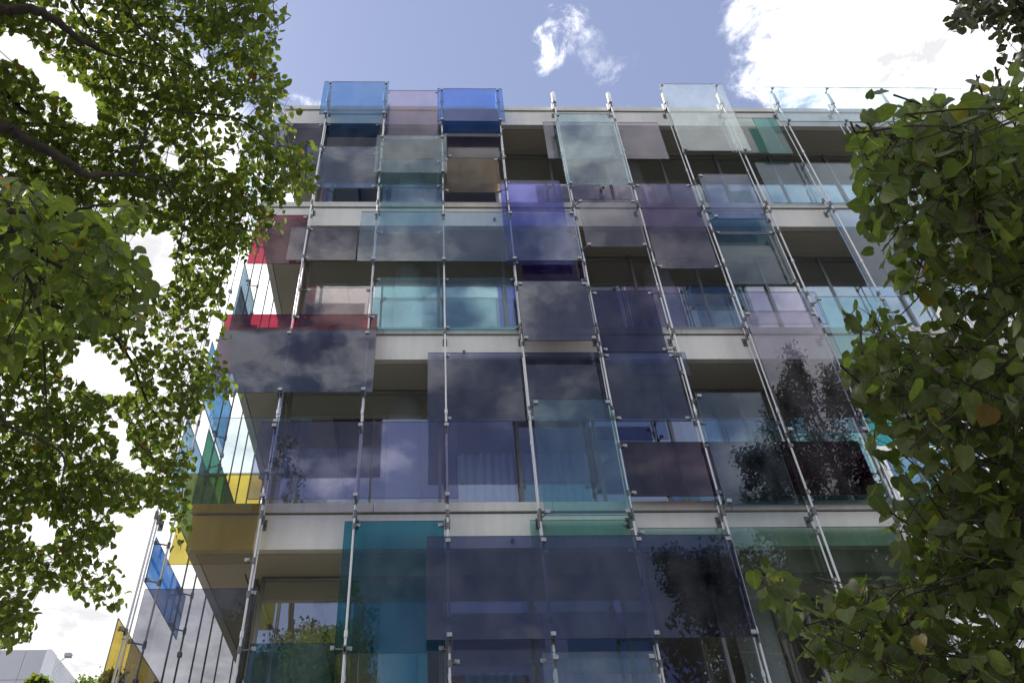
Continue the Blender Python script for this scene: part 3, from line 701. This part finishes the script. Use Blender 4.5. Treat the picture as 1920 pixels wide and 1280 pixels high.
lC = [[(3.8,-8.2,3.3,.06)]+pxl([(2060,560,3.9,.04),(1935,540,3.8,.022),(1895,520,3.8,.02),(1872,465,3.8,.013),(1857,427,3.8,.010),(1845,395,3.8,.008),(1820,330,3.8,.005),(1790,280,3.8,.003)]),
  [(3.85,-8.2,2.4,.05)]+pxl([(2050,980,3.7,.03),(1930,985,3.6,.02),(1870,985,3.6,.014),(1818,967,3.6,.009),(1780,935,3.6,.007),(1746,890,3.6,.006),(1719,831,3.6,.004),(1700,780,3.6,.003)]),
  [(3.85,-8.2,2.0,.05)]+pxl([(2040,1060,3.6,.03),(1900,1080,3.5,.018),(1792,1105,3.5,.012),(1725,1137,3.5,.009),(1686,1171,3.5,.006),(1600,1160,3.5,.004),(1530,1120,3.5,.003)]),
  [(3.8,-8.2,3.0,.05)]+pxl([(2040,700,3.9,.03),(1930,690,3.8,.016),(1860,660,3.8,.010),(1780,650,3.8,.006),(1700,655,3.8,.004),(1640,640,3.8,.002)]),
  [(3.75,-8.25,3.9,.05)]+pxl([(2040,330,4.2,.03),(1930,300,4.0,.014),(1880,270,4.0,.009),(1850,200,4.0,.005),(1830,140,4.0,.003)]),
  pxl([(1895,520,3.8,.012),(1800,420,3.9,.008),(1720,330,3.9,.005),(1660,260,3.9,.003)]),
  pxl([(1870,1300,3.4,.012),(1750,1240,3.4,.008),(1640,1200,3.4,.005),(1540,1150,3.4,.003)])]
tree('lime_tree', 'shaded lime bough close by, covering the far end of the facade', 'tree', bC, tC, lC, cc, LEAF_C, (.038, .082), .75, crown_poly=POLY_C)
POLY_D = [(1770,58),(1788,20),(1800,-60),(2080,-60),(2080,190),(1930,165),(1900,130),(1868,98),(1855,62),(1832,44),(1800,58)]
cdn = crown_points(POLY_D, [], 9.8, 12, 120, 12, .28, .2, 13, 40)
bD = (8.6, -7.2, 0)
tD = [(8.6,-7.2,-.1,.30),(8.5,-7.1,4,.24),(8.4,-7.2,8,.18),(8.2,-7.2,11,.10),(8.1,-7.3,13.5,.03)]
lD = [[(8.3,-7.2,9.5,.10)]+pxl([(2100,60,11,.05),(1980,50,10.8,.025),(1900,40,10.8,.014),(1830,20,10.8,.006)])]
tree('lime_tree', 'brownish small leaved tree top high over the lime bough', 'tree', bD, tD, lD, cdn, LEAF_D, (.07, .11), .6, crown_poly=POLY_D)

# ---- trees across the street behind the viewer, mirrored in the lower glass
def mirrored(blobs, depth, label, base_px, n_leaf, seed):
    """crown lobes given where the glass shows them; the tree itself stands at y=-depth"""
    r_ = np.random.default_rng(seed)
    L, D = [], []
    cx_ = []; limbs = []
    for (px, py, rx, ry) in blobs:
        c = on(px, py, 1, depth); e = on(px+rx, py, 1, depth)-c; v = on(px, py-ry, 1, depth)-c
        c = c*np.array([1, -1, 1]); rw, rh = abs(e[0]), abs(v[2]); cx_.append(c)
        m = int(n_leaf*rx*ry/1700)
        k = max(6, m//16)
        for _ in range(k):
            u = r_.normal(size=3); u /= np.linalg.norm(u); rr = r_.random()**.45
            q = c+u*np.array([rw, rw*.8, rh])*rr
            pts = q+r_.normal(size=(16, 3))*np.array([.15, .15, .12])
            L.append(pts); D.append(r_.normal(size=(16, 3)))
        limbs.append((c, min(rw, rh)))
    b = on(base_px, blobs[0][1], 1, depth); bx = b[0]
    base = (bx, -depth, -.12)
    top = max(cx_, key=lambda q: q[2])
    tr = [(bx,-depth,-.12,.20),(bx,-depth,4,.14),(bx*.7+top[0]*.3,-depth,top[2]*.55,.08),(top[0],-depth,top[2],.03)]
    ls = [[(bx*.8+top[0]*.2,-depth,max(3.5, c[2]*.55),.07),((bx+c[0])/2,-depth,c[2]*.8,.045),(c[0],c[1],c[2]+rr*.5,.012)] for c, rr in limbs]
    L = np.concatenate(L); keep = L[:, 2] > 1.5
    tree('street_tree', label, 'tree', base, tr, ls, (L[keep], np.concatenate(D)[keep], []), LEAF_D, (.08, .14), .5, simple=True, group='trees mirrored in the glass')
mirrored([(1481,705,18,32),(1483,740,30,28),(1470,800,55,42),(1490,880,60,55),(1440,900,60,30),(1400,880,35,20),(1500,990,90,60),(1420,960,40,25),(1540,1060,90,50)], 15.5, 'tall street tree mirrored in the mauve and steel blue glass sheets', 1500, 2200, 1)
mirrored([(1555,745,38,40),(1580,810,60,55),(1620,900,70,70),(1600,1010,90,70),(1680,960,70,110)], 17, 'broad street tree mirrored in the crimson and bottle green glass sheets', 1620, 1700, 2)
mirrored([(1250,1065,28,24),(1310,1085,45,30),(1275,1105,55,24),(1350,1120,50,50),(1330,1160,70,28),(1420,1120,70,90),(1450,1210,110,70),(1560,1160,120,90),(1700,1150,110,110)], 14.5, 'spreading street tree mirrored in the wide navy glass sheet', 1400, 1700, 3)
mirrored([(545,880,26,40),(560,1160,60,40),(600,1200,50,50),(510,1220,60,50),(560,1250,80,40),(680,1175,18,45),(665,1235,35,35),(515,1160,22,26),(618,1150,16,24)], 15, 'street tree mirrored in the blue and turquoise glass low at the corner', 580, 600, 4)

# ------------------------------------------------------------------ far things beyond the corner
DY = 34.0
c0 = on(97, 1217, 1, DY); top = c0[2]; xc = c0[0]
fb_ = empty('office_block', (xc-8, DY, 0), 'low pale grey panelled block far off beyond the lime tree', 'building')
for i in range(9):
    mb = MB(); mb.box(xc-(i+1)*1.35+.012, xc-i*1.35-.012 if i else xc-.25, DY, DY+.25, top-1.62, top); mb.box(xc-(i+1)*1.35+.012, xc-i*1.35-.012 if i else xc-.25, DY, DY+.25, 0, top-1.645)
    mb.build('cladding_panel', M['panel'], fb_)
mb = MB(); mb.box(xc-.25, xc, DY-.02, DY+.9, 0, top+.02); mb.build('corner_trim', M['head'], fb_)
mb = MB(); mb.box(xc-13, xc-.02, DY+.3, DY+22, 0, top-.05); mb.build('wall', M['panel'], fb_)
mb = MB()
y = DY+.95
while y < DY+22: mb.box(xc-.03, xc+.02, y, y+.11, 0, top-.03); y += .2
mb.build('ribbed_wall', M['head'], fb_)
lm = MB(); lm.box(xc+.03, xc+.06, DY+4.2, DY+5.4, top-3.4, top-1.9); lm.build('wall_emblem', mat_paint('emblem_red', (.42,.10,.08), (.45,.12,.09), .5), fb_)
lm = MB(); lm.box(xc+.03, xc+.06, DY+5.7, DY+6.5, top-3.6, top-2.0); lm.build('wall_emblem', mat_paint('emblem_blue', (.05,.10,.35), (.06,.12,.40), .5), fb_)
lm = MB(); lm.tube([(xc, DY+1.5, top), (xc+.25, DY+1.5, top+.25)], .03, 8); lm.box(xc+.15, xc+.5, DY+1.35, DY+1.65, top+.2, top+.4); lm.build('roof_lamp', M['clamp'], fb_)
def fartree(px, py, wpx, dist, label, seed):
    r_ = np.random.default_rng(seed); c = far(px, py, dist); rad = wpx/F*dist
    base = (c[0], c[1], 0.)
    k = 130; u = r_.normal(size=(k, 3)); u /= np.linalg.norm(u, axis=1, keepdims=True)
    q = c+np.array([0, 0, -rad*1.3])+u*np.array([rad, rad, rad*1.3])*(r_.random((k, 1))**.4)
    L = (q[:, None]+r_.normal(size=(k, 14, 3))*max(.07, rad*.35)).reshape(-1, 3)
    tree('street_tree', label, 'tree', base, [(c[0],c[1],-.1,.25),(c[0],c[1],c[2]*.6,.16),(c[0],c[1],c[2]-.4,.04)], [], (L, r_.normal(size=L.shape), []), LEAF_A, (.10, .17), .5, simple=True)
fartree(72, 1272, 9, 26, 'bushy tree top in front of the far grey block', 21)
fartree(165, 1272, 18, 44, 'far tree top beside the grey block', 21)
fartree(214, 1256, 12, 40, 'far tree top showing through the golden yellow glass', 23)

# ------------------------------------------------------------------ render settings
sc.view_settings.view_transform = 'Standard'; sc.view_settings.look = 'None'; sc.view_settings.gamma = 1; sc.view_settings.exposure = 0.95
sc.view_settings.use_curve_mapping = False
cy = sc.cycles
cy.max_bounces = 9; cy.diffuse_bounces = 3; cy.glossy_bounces = 4; cy.transmission_bounces = 4; cy.transparent_max_bounces = 40
cy.caustics_reflective = False; cy.caustics_refractive = False
cy.sample_clamp_indirect = 6
cy.use_denoising = True
try: cy.denoiser = 'OPENIMAGEDENOISE'
except Exception: pass
